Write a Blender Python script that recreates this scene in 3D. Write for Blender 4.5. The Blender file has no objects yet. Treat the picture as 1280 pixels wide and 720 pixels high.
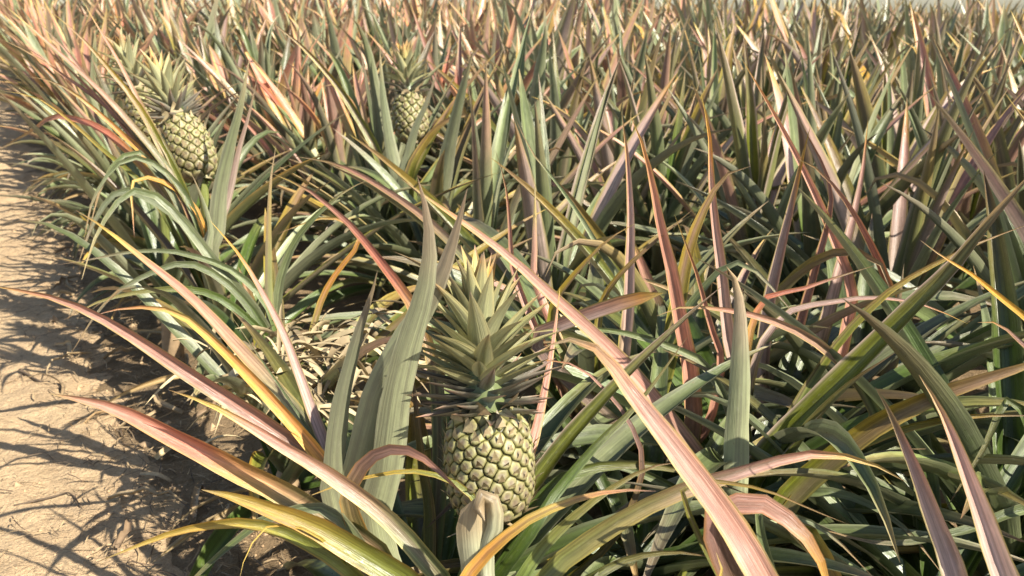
import bpy, math, random
import numpy as np
from mathutils import Vector, Matrix

R = math.radians
scene = bpy.context.scene
COL = scene.collection
rng = random.Random(7)

# ------------------------------------------------------------------ camera
CAM_H, F_PX, Y_HOR = 1.12, 1230.0, 9.0
PITCH = math.atan((360 - Y_HOR) / F_PX)
cam_d = bpy.data.cameras.new('camera')
cam_d.sensor_width = 36.0
cam_d.lens = 36.0 * F_PX / 1280.0
cam_d.clip_start = 0.02
cam_d.clip_end = 5000
cam_d.dof.use_dof = True
cam_d.dof.focus_distance = 1.5
cam_d.dof.aperture_fstop = 9.0
cam = bpy.data.objects.new('camera', cam_d)
cam.location = (0, 0, CAM_H)
cam.rotation_euler = (math.pi / 2 - PITCH, 0, 0)
COL.objects.link(cam)
scene.camera = cam

# ------------------------------------------------------------------ light
SUN_EL = 43.0
SUN_TO = (0.80, -0.60)                       # horizontal direction towards the sun
world = bpy.data.worlds.new('World')
scene.world = world
world.use_nodes = True
wn = world.node_tree
sky = wn.nodes.new('ShaderNodeTexSky')
sky.sky_type = 'NISHITA'
sky.sun_disc = False
sky.sun_elevation = R(SUN_EL)
sky.sun_rotation = math.atan2(SUN_TO[0], SUN_TO[1])
sky.air_density = 1.0
sky.dust_density = 0.9
sky.ozone_density = 0.2
sky.air_density = 1.0
bg = wn.nodes['Background']
bg.inputs['Strength'].default_value = 0.085
wn.links.new(sky.outputs[0], bg.inputs[0])

sun_d = bpy.data.lights.new('sun', 'SUN')
sun_d.energy = 5.0
sun_d.angle = R(0.5)
sun_d.color = (1.0, 0.925, 0.79)
sun = bpy.data.objects.new('sun', sun_d)
sv = Vector((SUN_TO[0], SUN_TO[1], math.tan(R(SUN_EL)) * math.hypot(*SUN_TO)))
sun.rotation_euler = sv.to_track_quat('Z', 'Y').to_euler()
sun.location = sv * 20
COL.objects.link(sun)

scene.view_settings.view_transform = 'Standard'
scene.view_settings.look = 'None'
scene.view_settings.gamma = 1.0
scene.view_settings.use_curve_mapping = False
scene.view_settings.exposure = 1.05
scene.cycles.max_bounces = 6
scene.cycles.transparent_max_bounces = 4

# ------------------------------------------------------------------ helpers
CP, SP = math.cos(PITCH), math.sin(PITCH)
CAM = np.array((0, 0, CAM_H))
ROW_D = np.array((-.46, .888)); ROW_D /= np.linalg.norm(ROW_D)      # along the rows
ROW_N = np.array((ROW_D[1], -ROW_D[0]))                              # across them, away from the path


def px(x, y, t):
    """photo pixel and distance along the view axis -> point in the place"""
    u, v = (x - 640) / F_PX, (y - 360) / F_PX
    return np.array((u * t, (CP - v * SP) * t, CAM_H - (SP + v * CP) * t))


def proj(p):
    X, Y, Z = p[0], p[1], p[2] - CAM_H
    d = Y * CP - Z * SP
    if d < 0.05:
        return None
    return 640 + F_PX * X / d, 360 - F_PX * (Y * SP + Z * CP) / d, d


def sm(a, b, x):
    if a == b:
        return 1.0 if x >= a else 0.0
    t = min(1, max(0, (x - a) / (b - a)))
    return t * t * (3 - 2 * t)


def mix(a, b, t):
    return (a[0] + (b[0] - a[0]) * t, a[1] + (b[1] - a[1]) * t, a[2] + (b[2] - a[2]) * t)


def link(name, me, parent=None, loc=None):
    o = bpy.data.objects.new(name, me)
    COL.objects.link(o)
    if parent is not None:
        o.parent = parent
    if loc is not None:
        o.location = loc
    return o


def tag(o, label=None, cat=None, group=None, kind=None):
    if label: o['label'] = label
    if cat: o['category'] = cat
    if group: o['group'] = group
    if kind: o['kind'] = kind
    return o


def make_mesh(name, verts, faces, mat, cols=None, uvs=None, smooth=True):
    me = bpy.data.meshes.new(name)
    me.from_pydata([tuple(v) for v in verts], [], faces)
    me.materials.append(mat)
    if cols is not None:
        ca = me.color_attributes.new('Col', 'FLOAT_COLOR', 'POINT')
        a = np.ones((len(verts), 4), dtype=np.float32)
        a[:, :3] = np.asarray(cols, dtype=np.float32)
        ca.data.foreach_set('color', a.ravel())
    if uvs is not None:
        ul = me.uv_layers.new(name='UVMap')
        li = np.empty(len(me.loops), dtype=np.int32)
        me.loops.foreach_get('vertex_index', li)
        ul.data.foreach_set('uv', np.asarray(uvs, dtype=np.float32)[li].ravel())
    if smooth:
        me.polygons.foreach_set('use_smooth', [True] * len(me.polygons))
    me.update()
    return me


# ------------------------------------------------------------------ materials
def new_mat(name):
    m = bpy.data.materials.new(name)
    m.use_nodes = True
    nt = m.node_tree
    b = nt.nodes['Principled BSDF']
    return m, nt, b


def node(nt, typ, **kw):
    n = nt.nodes.new(typ)
    for k, v in kw.items():
        setattr(n, k, v)
    return n


def mixrgb(nt, fac, a, b, blend='MIX'):
    n = nt.nodes.new('ShaderNodeMix')
    n.data_type = 'RGBA'
    n.blend_type = blend
    for sock, val in ((n.inputs[0], fac), (n.inputs[6], a), (n.inputs[7], b)):
        if hasattr(val, 'is_output') or hasattr(val, 'links'):
            nt.links.new(val, sock)
        elif isinstance(val, (int, float)):
            sock.default_value = val
        else:
            sock.default_value = (*val, 1)
    return n.outputs[2]


def ramp(nt, src, stops):
    n = nt.nodes.new('ShaderNodeValToRGB')
    nt.links.new(src, n.inputs[0])
    els = n.color_ramp.elements
    els[0].position, els[0].color = stops[0][0], (*([stops[0][1]] * 3), 1)
    els[1].position, els[1].color = stops[1][0], (*([stops[1][1]] * 3), 1)
    for p, c in stops[2:]:
        e = els.new(p)
        e.color = (c, c, c, 1)
    return n.outputs[0]


def noise(nt, vec, scale, detail=3, rough=0.55):
    n = nt.nodes.new('ShaderNodeTexNoise')
    n.inputs['Scale'].default_value = scale
    n.inputs['Detail'].default_value = detail
    n.inputs['Roughness'].default_value = rough
    if vec is not None:
        nt.links.new(vec, n.inputs['Vector'])
    return n.outputs['Fac']


def mapping(nt, vec, scale):
    n = nt.nodes.new('ShaderNodeMapping')
    n.inputs['Scale'].default_value = scale
    nt.links.new(vec, n.inputs['Vector'])
    return n.outputs[0]


def bump(nt, h, strength, dist):
    n = nt.nodes.new('ShaderNodeBump')
    n.inputs['Strength'].default_value = strength
    n.inputs['Distance'].default_value = dist
    nt.links.new(h, n.inputs['Height'])
    return n.outputs[0]


def leaf_material(name, under=0.22, trans=0.16, rough=0.31, stripe=True):
    m, nt, b = new_mat(name)
    L = nt.links
    at = node(nt, 'ShaderNodeAttribute', attribute_name='Col')
    uv = node(nt, 'ShaderNodeUVMap').outputs[0]
    oi = node(nt, 'ShaderNodeObjectInfo')
    geo = node(nt, 'ShaderNodeNewGeometry')
    add = node(nt, 'ShaderNodeVectorMath', operation='ADD')
    L.new(uv, add.inputs[0])
    comb = node(nt, 'ShaderNodeCombineXYZ')
    mul = node(nt, 'ShaderNodeMath', operation='MULTIPLY')
    L.new(oi.outputs['Random'], mul.inputs[0]); mul.inputs[1].default_value = 37.0
    L.new(mul.outputs[0], comb.inputs[0]); L.new(mul.outputs[0], comb.inputs[1])
    L.new(comb.outputs[0], add.inputs[1])
    v = add.outputs[0]
    st = noise(nt, mapping(nt, v, (24, 1.6, 1)), 1.0, 3, 0.6)          # lengthwise fibres
    st2 = noise(nt, mapping(nt, v, (3.2, 5.0, 1)), 1.0, 4, 0.65)        # broad blotches
    c = mixrgb(nt, 1.0, at.outputs['Color'], ramp(nt, st, [(0.25, 0.76), (0.75, 1.20)]), 'MULTIPLY')
    c = mixrgb(nt, 1.0, c, ramp(nt, st2, [(0.25, 0.72), (0.75, 1.24)]), 'MULTIPLY')
    bd = noise(nt, mapping(nt, v, (6.5, 0.35, 1)), 1.0, 2, 0.5)
    c = mixrgb(nt, 1.0, c, ramp(nt, bd, [(0.32, 0.62), (0.52, 1.0), (0.70, 1.38)]), 'MULTIPLY')
    # waxy grey scurf in streaks
    sc = noise(nt, mapping(nt, v, (9, 22, 1)), 1.0, 4, 0.65)
    scm = ramp(nt, sc, [(0.58, 0.0), (0.80, 0.24)])
    c = mixrgb(nt, scm, c, (0.44, 0.43, 0.34))
    # brown flecks and scars
    fl = noise(nt, mapping(nt, v, (14, 30, 1)), 1.0, 2, 0.5)
    flm = ramp(nt, fl, [(0.72, 0.0), (0.77, 0.7)])
    c = mixrgb(nt, flm, c, (0.16, 0.10, 0.055))
    # silvery underside
    ub = node(nt, 'ShaderNodeMath', operation='MULTIPLY')
    L.new(geo.outputs['Backfacing'], ub.inputs[0]); ub.inputs[1].default_value = under
    c = mixrgb(nt, ub.outputs[0], c, (0.42, 0.39, 0.31))
    hsv = node(nt, 'ShaderNodeHueSaturation')
    mr = node(nt, 'ShaderNodeMapRange')
    L.new(oi.outputs['Random'], mr.inputs[0])
    mr.inputs[3].default_value, mr.inputs[4].default_value = 0.82, 1.16
    L.new(mr.outputs[0], hsv.inputs['Value'])
    hsv.inputs['Saturation'].default_value = 1.12
    L.new(c, hsv.inputs['Color'])
    c = hsv.outputs[0]
    L.new(c, b.inputs['Base Color'])
    b.inputs['Roughness'].default_value = rough
    b.inputs['Specular IOR Level'].default_value = 0.55
    rr = ramp(nt, sc, [(0.3, rough - 0.06), (0.7, rough + 0.16)])
    L.new(rr, b.inputs['Roughness'])
    bn = bump(nt, st, 0.6, 0.002)
    L.new(bn, b.inputs['Normal'])
    tr = node(nt, 'ShaderNodeBsdfTranslucent')
    L.new(c, tr.inputs['Color'])
    ms = node(nt, 'ShaderNodeMixShader')
    ms.inputs[0].default_value = trans
    L.new(b.outputs[0], ms.inputs[1]); L.new(tr.outputs[0], ms.inputs[2])
    L.new(ms.outputs[0], nt.nodes['Material Output'].inputs[0])
    return m


M_LEAF = leaf_material('leaf_skin')
M_CROWN = leaf_material('crown_leaf_skin', under=0.25, trans=0.12)


def straw_material():
    m, nt, b = new_mat('dry_straw')
    at = node(nt, 'ShaderNodeAttribute', attribute_name='Col')
    n = noise(nt, node(nt, 'ShaderNodeNewGeometry').outputs['Position'], 60, 3)
    c = mixrgb(nt, 1.0, at.outputs['Color'], ramp(nt, n, [(0.3, 0.75), (0.7, 1.2)]), 'MULTIPLY')
    nt.links.new(c, b.inputs['Base Color'])
    b.inputs['Roughness'].default_value = 0.75
    return m


M_STRAW = straw_material()


def fruit_material():
    m, nt, b = new_mat('fruit_skin')
    at = node(nt, 'ShaderNodeAttribute', attribute_name='Col')
    tc = node(nt, 'ShaderNodeTexCoord').outputs['Object']
    n = noise(nt, tc, 160, 4, 0.65)
    n2 = noise(nt, tc, 55, 3, 0.6)
    c = mixrgb(nt, 1.0, at.outputs['Color'], ramp(nt, n, [(0.25, 0.70), (0.75, 1.25)]), 'MULTIPLY')
    c = mixrgb(nt, ramp(nt, n2, [(0.55, 0.0), (0.72, 0.55)]), c, (0.20, 0.16, 0.10))
    nt.links.new(c, b.inputs['Base Color'])
    b.inputs['Roughness'].default_value = 0.5
    nt.links.new(bump(nt, n, 0.5, 0.0012), b.inputs['Normal'])
    return m


M_FRUIT = fruit_material()


def ground_material(name, c1, c2, c3, dark):
    m, nt, b = new_mat(name)
    pos = node(nt, 'ShaderNodeNewGeometry').outputs['Position']
    n1 = noise(nt, pos, 2.2, 5, 0.6)
    n2 = noise(nt, pos, 22, 6, 0.68)
    n3 = noise(nt, pos, 160, 4, 0.7)
    n4 = noise(nt, pos, 7.5, 5, 0.62)
    c = mixrgb(nt, ramp(nt, n1, [(0.35, 0.0), (0.65, 1.0)]), c1, c2)
    c = mixrgb(nt, ramp(nt, n2, [(0.46, 0.0), (0.68, 0.75)]), c, c3)
    c = mixrgb(nt, ramp(nt, n4, [(0.55, 0.0), (0.74, 0.55)]), c, dark)
    c = mixrgb(nt, 1.0, c, ramp(nt, n3, [(0.28, 0.72), (0.72, 1.22)]), 'MULTIPLY')
    nt.links.new(c, b.inputs['Base Color'])
    b.inputs['Roughness'].default_value = 0.95
    b.inputs['Specular IOR Level'].default_value = 0.15
    addn = node(nt, 'ShaderNodeMath', operation='MULTIPLY_ADD')
    nt.links.new(n3, addn.inputs[0]); addn.inputs[1].default_value = 0.25
    nt.links.new(n2, addn.inputs[2])
    nt.links.new(bump(nt, addn.outputs[0], 1.0, 0.028), b.inputs['Normal'])
    return m


M_PATH = ground_material('sandy_earth', (0.60, 0.44, 0.265), (0.55, 0.39, 0.23), (0.46, 0.33, 0.20), (0.36, 0.25, 0.15))
M_SOIL = ground_material('bed_soil', (0.27, 0.19, 0.11), (0.21, 0.145, 0.08), (0.31, 0.22, 0.13), (0.12, 0.08, 0.045))

# ------------------------------------------------------------------ leaf colours
GG = (0.160, 0.190, 0.088)     # grey green, waxy
BG = (0.160, 0.182, 0.100)     # bluer grey green
DG = (0.050, 0.085, 0.020)
MG = (0.098, 0.138, 0.042)     # mid green of the lower blade
OL = (0.138, 0.150, 0.030)
YG = (0.27, 0.285, 0.075)
PK = (0.50, 0.275, 0.210)
RD = (0.56, 0.215, 0.150)
PU = (0.29, 0.180, 0.155)
WP = (0.60, 0.46, 0.40)
OR = (0.62, 0.33, 0.11)
YE = (0.56, 0.43, 0.15)
ST = (0.48, 0.37, 0.20)
BR = (0.20, 0.12, 0.07)
SV = (0.42, 0.42, 0.28)

STY = {
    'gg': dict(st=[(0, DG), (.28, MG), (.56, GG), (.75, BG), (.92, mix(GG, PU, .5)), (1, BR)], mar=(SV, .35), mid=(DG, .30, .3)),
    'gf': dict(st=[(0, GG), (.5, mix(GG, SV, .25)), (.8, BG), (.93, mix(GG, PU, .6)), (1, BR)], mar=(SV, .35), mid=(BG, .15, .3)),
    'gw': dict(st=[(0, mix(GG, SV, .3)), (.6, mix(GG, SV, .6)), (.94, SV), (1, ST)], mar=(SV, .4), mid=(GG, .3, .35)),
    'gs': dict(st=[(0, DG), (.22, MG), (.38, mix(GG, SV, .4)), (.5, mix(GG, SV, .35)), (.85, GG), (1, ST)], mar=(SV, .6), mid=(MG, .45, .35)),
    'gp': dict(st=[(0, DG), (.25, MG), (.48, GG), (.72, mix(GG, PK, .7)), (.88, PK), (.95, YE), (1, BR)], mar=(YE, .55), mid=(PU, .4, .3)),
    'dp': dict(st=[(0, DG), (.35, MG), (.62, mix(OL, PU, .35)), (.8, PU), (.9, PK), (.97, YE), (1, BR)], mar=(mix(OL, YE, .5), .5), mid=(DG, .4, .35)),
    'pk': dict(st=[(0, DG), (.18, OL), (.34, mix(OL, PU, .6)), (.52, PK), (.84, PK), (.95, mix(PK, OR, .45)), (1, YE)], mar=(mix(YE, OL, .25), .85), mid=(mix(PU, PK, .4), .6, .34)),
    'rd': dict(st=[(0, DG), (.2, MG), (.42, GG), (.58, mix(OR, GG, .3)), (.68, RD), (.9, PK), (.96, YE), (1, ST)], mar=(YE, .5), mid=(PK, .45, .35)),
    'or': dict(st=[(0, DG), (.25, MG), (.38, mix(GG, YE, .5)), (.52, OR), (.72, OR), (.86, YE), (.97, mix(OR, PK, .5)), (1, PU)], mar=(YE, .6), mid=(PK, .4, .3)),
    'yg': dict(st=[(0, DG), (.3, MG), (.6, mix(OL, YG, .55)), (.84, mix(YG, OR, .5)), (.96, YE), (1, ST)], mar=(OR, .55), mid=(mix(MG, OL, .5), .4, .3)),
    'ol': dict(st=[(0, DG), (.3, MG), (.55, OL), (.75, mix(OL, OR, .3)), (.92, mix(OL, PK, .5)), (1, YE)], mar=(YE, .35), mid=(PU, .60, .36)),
    'ow': dict(st=[(0, DG), (.3, mix(MG, OL, .7)), (.6, OL), (.8, mix(OL, PU, .4)), (1, BR)], mar=(WP, .85), mid=(mix(OL, YG, .5), .5, .3)),  # whitish margin paints the sunlit leaf edge into the colour
    'pu': dict(st=[(0, DG), (.26, MG), (.44, mix(OL, PU, .6)), (.55, mix(PU, WP, .4)), (.85, mix(PU, PK, .6)), (.96, OR), (1, YE)], mar=(mix(OL, YE, .3), .95), mid=(WP, .8, .42)),  # pink-white stripe, brightened so the blade's sunlit half is painted in
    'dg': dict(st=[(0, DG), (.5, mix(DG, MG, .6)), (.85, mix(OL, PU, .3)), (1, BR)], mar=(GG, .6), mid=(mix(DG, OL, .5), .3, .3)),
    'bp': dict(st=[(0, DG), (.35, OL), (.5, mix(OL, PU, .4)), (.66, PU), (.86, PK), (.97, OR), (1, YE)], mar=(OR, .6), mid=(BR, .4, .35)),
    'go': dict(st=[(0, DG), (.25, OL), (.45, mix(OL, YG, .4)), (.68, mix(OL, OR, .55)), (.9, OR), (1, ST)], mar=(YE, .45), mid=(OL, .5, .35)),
    'st': dict(st=[(0, ST), (.5, mix(ST, BR, .3)), (1, ST)], mar=(BR, .2), mid=(BR, .15, .3)),
    'cr': dict(st=[(0, (.50,.48,.28)), (.45, (.36,.37,.19)), (.8, (.38,.36,.17)), (.93, mix(YE, PK, .4)), (1, PU)], mar=(YE, .35), mid=(GG, .2, .3)),
    'cl': dict(st=[(0, (.095, .112, .10)), (.6, mix((.11, .122, .108), PU, .4)), (.9, mix(PU, PK, .5)), (1, OR)], mar=(SV, .35), mid=(DG, .25, .4)),
    'cy': dict(st=[(0, (.50,.47,.22)), (.5, mix(YG, YE, .6)), (.85, OR), (1, PU)], mar=(YE, .45), mid=(YG, .2, .4)),
}


def stop_col(stops, s):
    for (a, ca), (b2, cb) in zip(stops, stops[1:]):
        if s <= b2:
            return mix(ca, cb, sm(a, b2, s))
    return stops[-1][1]


class Look:
    def __init__(self, sty, r, bright=None):
        d = STY[sty]
        j = r.uniform(-.07, .07)
        self.st = [(p if p in (0, 1) else min(.985, max(.02, p + j)), c) for p, c in d['st']]
        self.mar, self.mid = d['mar'], d['mid']
        self.b = bright or r.uniform(.74, 1.18)
        self.ms = r.uniform(.6, 1.25)
        self.off = r.choice((-1, 1)) * r.uniform(.35, .75) if sty in ('pu', 'ol', 'pk', 'go', 'gp') and r.random() < .7 else r.uniform(-.2, .2)
        self.dry = r.uniform(.86, .97) if r.random() < .4 else 2
        self.wide = 1.35 if abs(self.off) > .3 else 1.0

    def __call__(self, s, v):
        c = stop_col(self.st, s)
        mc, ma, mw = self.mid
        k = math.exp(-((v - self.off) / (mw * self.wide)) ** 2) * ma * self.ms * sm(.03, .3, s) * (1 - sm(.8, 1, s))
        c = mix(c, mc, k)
        rc, ra = self.mar
        c = mix(c, rc, ra * sm(.72, 1.0, abs(v)) * sm(.02, .25, s))
        if s > self.dry - .05:
            c = mix(c, mix(BR, ST, .45), sm(self.dry - .03, self.dry + .05, s + .02 * abs(v)))
        return (c[0] * self.b, c[1] * self.b, c[2] * self.b)


# ------------------------------------------------------------------ leaf meshes
def leaf_grid(P, N, hw, fold, look, nv, curl=1.3, r=None, spines=False):
    """grid of vertices of one leaf: P points, N upper normals, hw half widths"""
    n = len(P)
    T = np.gradient(P, axis=0)
    T /= np.linalg.norm(T, axis=1)[:, None] + 1e-9
    N = N - (N * T).sum(1)[:, None] * T
    N /= np.linalg.norm(N, axis=1)[:, None] + 1e-9
    S = np.cross(N, T)
    L = np.concatenate([[0], np.cumsum(np.linalg.norm(np.diff(P, axis=0), axis=1))])
    vs = np.linspace(-1, 1, nv)
    if nv >= 7:
        vs = np.sign(vs) * np.abs(vs) ** 0.85
    verts, cols, uvs = [], [], []
    ph = r.uniform(0, 6) if r else 0
    for i in range(n):
        s = i / (n - 1)
        f = fold if not hasattr(fold, '__len__') else fold[i]
        for v in vs:
            wob = 0.0
            if r and abs(v) > .9:
                wob = 0.05 * math.sin(ph + i * 1.7 + v) * hw[i]
            a = abs(v)
            verts.append(P[i] + S[i] * (hw[i] * v * (1 - .35 * f * a) + wob * v) + N[i] * (f * hw[i] * a ** curl))
            cols.append(look(s, v))
            uvs.append((v * .5 + .5, L[i] * 4))
    faces = []
    for i in range(n - 1):
        for j in range(nv - 1):
            a = i * nv + j
            faces.append((a, a + nv, a + nv + 1, a + 1))
    return verts, faces, cols, uvs


def width_profile(n, w, tip=2.0, base=.85, blunt=False):
    s = np.linspace(0, 1, n)
    p = (base + (1 - base) * np.sin(np.pi * np.minimum(1, s * 1.6) / 2)) * (1 - s ** tip)
    if blunt:
        p = (base + (1 - base) * s) * np.where(s > .9, np.sqrt(np.maximum(0, 1 - ((s - .9) / .1) ** 2)), 1)
    p = np.maximum(p, 0.012)
    return p * w * .5


def arc_curve(length, th0, bend, n, r, power=1.6, wander=0.0):
    """curve in the XZ plane leaning outwards along +X"""
    s = np.linspace(0, 1, n)
    th = th0 + bend * s ** power
    ds = length / (n - 1)
    x = np.concatenate([[0], np.cumsum(np.sin(th[:-1]) * ds)])
    z = np.concatenate([[0], np.cumsum(np.cos(th[:-1]) * ds)])
    y = wander * s ** 2
    P = np.stack([x, y, z], 1)
    N = np.stack([-np.cos(th), np.zeros(n), np.sin(th)], 1)
    return P, N


def twist_normals(P, N, ang):
    T = np.gradient(P, axis=0)
    T /= np.linalg.norm(T, axis=1)[:, None] + 1e-9
    B = np.cross(T, N)
    return N * np.cos(ang)[:, None] + B * np.sin(ang)[:, None]


def catmull(pts, n):
    pts = np.asarray(pts, float)
    d = np.concatenate([[0], np.cumsum(np.linalg.norm(np.diff(pts, axis=0), axis=1) ** .5 + 1e-6)])
    ext = np.vstack([2 * pts[0] - pts[1], pts, 2 * pts[-1] - pts[-2]])
    out = []
    for k in range(len(pts) - 1):
        p0, p1, p2, p3 = ext[k:k + 4]
        for t in np.linspace(0, 1, 12, endpoint=False):
            out.append(.5 * ((2 * p1) + (-p0 + p2) * t + (2 * p0 - 5 * p1 + 4 * p2 - p3) * t * t + (-p0 + 3 * p1 - 3 * p2 + p3) * t ** 3))
    out.append(pts[-1])
    out = np.array(out)
    L = np.concatenate([[0], np.cumsum(np.linalg.norm(np.diff(out, axis=0), axis=1))])
    q = np.linspace(0, L[-1], n)
    return np.stack([np.interp(q, L, out[:, k]) for k in range(3)], 1)


# ------------------------------------------------------------------ leaf library for the field
PALETTES = {
    'near': ['gg', 'gg', 'gs', 'gp', 'ol', 'dg', 'gp'],
    'left': ['gg', 'gg', 'gg', 'gp', 'gp', 'rd', 'rd', 'gs', 'gs', 'yg'],
    'mid': ['gg', 'gg', 'ol', 'pu', 'gs', 'ol', 'gp', 'pu', 'gs', 'dg', 'ow', 'gg'],
    'low': ['gg', 'dg', 'dg', 'gg', 'gs', 'dg', 'gg'],
    'farleft': ['rd', 'pk', 'pk', 'gp', 'rd', 'gs', 'gp', 'rd', 'pk', 'gg'],
    'fargold': ['go', 'pk', 'ol', 'gs', 'pu', 'pu', 'gs', 'pk', 'gg'],
    'gold': ['ol', 'pu', 'pu', 'gg', 'pk', 'gs', 'ol', 'ow', 'gs', 'pu'],
}
LOWS = ['gg', 'dg', 'dg', 'gg', 'ol', 'gs']
NCLASS = 8


def proto_grid(pal, cl, r, n, nv, far=False):
    f = cl / (NCLASS - 1)                            # 0 = inner upright, 1 = outermost
    sty = r.choice(PALETTES[pal])
    if f > .62 and r.random() < .7:
        sty = r.choice(LOWS)
    length = (.57 + .27 * math.sin(math.pi * min(1, f + .25) * .8)) * r.uniform(.88, 1.12)
    th0 = R(9 + 50 * f) * r.uniform(.75, 1.25)
    bend = R(r.uniform(0, 17) + 66 * f ** 2.2 * r.uniform(.5, 1.3))
    if r.random() < .15:
        bend += R(r.uniform(25, 60))
    pw = r.uniform(1.3, 2.4)
    if r.random() < .055:                            # a blade that has buckled over
        bend, pw = bend + R(r.uniform(60, 110)), 6.0
    P, N = arc_curve(length, th0, bend, n, r, pw, r.uniform(-.05, .05))
    tw = R(r.uniform(-45, 45)) * np.linspace(0, 1, n) ** 1.3
    N = twist_normals(P, N, tw)
    w = r.uniform(.060, .088)
    if far: w *= 1.15
    hw = width_profile(n, w, r.uniform(1.9, 3.4))
    return leaf_grid(P, N, hw, r.uniform(.15, .5) if far else r.uniform(.4, .95), Look(sty, r), nv, r=r if nv >= 6 else None)


LIB = {}
for pal in PALETTES:
    for cl in range(NCLASS):
        LIB[pal, cl] = []
        for k in range(5):
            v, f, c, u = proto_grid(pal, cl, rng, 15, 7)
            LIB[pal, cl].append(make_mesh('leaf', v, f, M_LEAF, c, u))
DEAD = []
for k in range(6):
    P, N = arc_curve(rng.uniform(.25, .45), R(rng.uniform(70, 95)), R(rng.uniform(25, 70)), 10, rng, 1.2, rng.uniform(-.1, .1))
    N = twist_normals(P, N, np.linspace(0, R(rng.uniform(-150, 150)), 10))
    v, f, c, u = leaf_grid(P, N, width_profile(10, .03, 1.6), .8, Look('st', rng), 5)
    DEAD.append(make_mesh('dead_leaf', v, f, M_LEAF, c, u))

DROOP = []
for k in range(14):
    P, N = arc_curve(rng.uniform(.42, .66), R(rng.uniform(28, 62)), R(rng.uniform(75, 120)), 15, rng, rng.uniform(.9, 1.5), rng.uniform(-.08, .08))
    N = twist_normals(P, N, R(rng.uniform(-40, 40)) * np.linspace(0, 1, 15))
    v, f, c, u = leaf_grid(P, N, width_profile(15, rng.uniform(.050, .07), 2.6), rng.uniform(.4, .9), Look(rng.choice(['gg', 'gs', 'gg', 'dg', 'ol', 'gs', 'yg']), rng), 7, r=rng)
    DROOP.append(make_mesh('leaf', v, f, M_LEAF, c, u))
GOLD = math.pi * (3 - math.sqrt(5))


def add_droop(root, r, count):
    base = Matrix.Translation(root.location)
    for i in range(count):
        az = math.atan2(-ROW_N[1], -ROW_N[0]) + r.uniform(-1.1, 1.1)
        M = Matrix.Translation((0, 0, r.uniform(.05, .2))) @ Matrix.Rotation(az, 4, 'Z') @ Matrix.Scale(r.uniform(.75, 1.1), 4)
        me = r.choice(DROOP)
        cv = [base @ (M @ me.vertices[j * 7 + 3].co) for j in range(15)]
        low = min(p.z for p in cv)
        if low < -.03 or blocks(cv): continue
        o = link('leaf', me, root)
        o.matrix_local = M


PROTECT = [   # photo regions of the four fruits and the distance they stand at
    (528, 300, 685, 655, 1.50), (160, 70, 290, 225, 2.75), (470, 60, 555, 185, 3.6), (145, 40, 235, 180, 3.0), (898, 335, 946, 575, 1.5), (-30, 425, 235, 740, 9.0), (-30, 330, 70, 440, 9.0),
]


def blocks(curve):
    for p in curve:
        n_ = p[0] * ROW_N[0] + p[1] * ROW_N[1]
        if n_ < .03 and (p[2] < .40 or n_ < -.10):
            return True
        q = proj(p)
        if q is None:
            return True
        if q[2] < 1.18 and -40 < q[0] < 1320 and -40 < q[1] < 740:
            return True
        for x0, y0, x1, y1, d in PROTECT:
            if x0 < q[0] < x1 and y0 < q[1] < y1 and q[2] < d - .02:
                return True
    return False


def mesh_curve(me, M, nv=7):
    n = len(me.vertices) // nv
    return [M @ me.vertices[i * nv + nv // 2].co for i in range(0, n, 1)]


def plant_empty(x, y, z=0.0):
    o = bpy.data.objects.new('pineapple_plant', None)
    o.empty_display_size = .1
    o.location = (x, y, z)
    COL.objects.link(o)
    return o


STEM_V = None


def stem(parent, h, rad=.035):
    ring, vs, fs = 9, [], []
    for k, (zz, rr) in enumerate(((-.03, 1.1), (h * .3, 1), (h * .7, .85), (h, .4))):
        for j in range(ring):
            a = 2 * math.pi * j / ring
            vs.append((math.cos(a) * rad * rr, math.sin(a) * rad * rr, zz))
    for k in range(3):
        for j in range(ring):
            a, b2 = k * ring + j, k * ring + (j + 1) % ring
            fs.append((a, b2, b2 + ring, a + ring))
    fs.append(tuple(range(3 * ring, 4 * ring)))
    me = make_mesh('stem', vs, fs, M_STRAW, [mix(BR, ST, .3)] * len(vs))
    return link('stem', me, parent)


STEM_MESH = None


def add_leaves(root, pal, r, count=36, cmin=0, cmax=NCLASS - 1, scale=1.0, dead=3, lean=(0, 0), guard=True, azim=None):
    """leaves copied from the library; each leaf its own object under the plant"""
    base = Matrix.Translation(root.location)
    a0 = r.uniform(0, 6.28)
    for i in range(count):
        f = i / max(1, count - 1)
        cl = min(cmax, max(cmin, int(cmin + (cmax - cmin + .999) * f)))
        me = r.choice(LIB[pal, cl])
        az = a0 + i * GOLD + r.uniform(-.2, .2)
        if azim is not None:
            az = r.uniform(*azim)
        h = .22 - .17 * f
        s = scale * r.uniform(.85, 1.12)
        M = Matrix.Translation((math.cos(az) * .012, math.sin(az) * .012, max(.02, h))) @ Matrix.Rotation(az, 4, 'Z') @ \
            Matrix.Rotation(r.uniform(-.12, .12), 4, 'X') @ Matrix.Rotation(r.uniform(-.1, .12), 4, 'Y') @ Matrix.Scale(s, 4)
        if guard and blocks(mesh_curve(me, base @ M)):
            continue
        o = link('leaf', me, root)
        o.matrix_local = M
    for i in range(dead):
        az = r.uniform(0, 6.28)
        M = Matrix.Translation((0, 0, r.uniform(.05, .12))) @ Matrix.Rotation(az, 4, 'Z') @ Matrix.Scale(r.uniform(.7, 1.1), 4)
        o = link('dead_leaf', r.choice(DEAD), root)
        o.matrix_local = M


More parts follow.
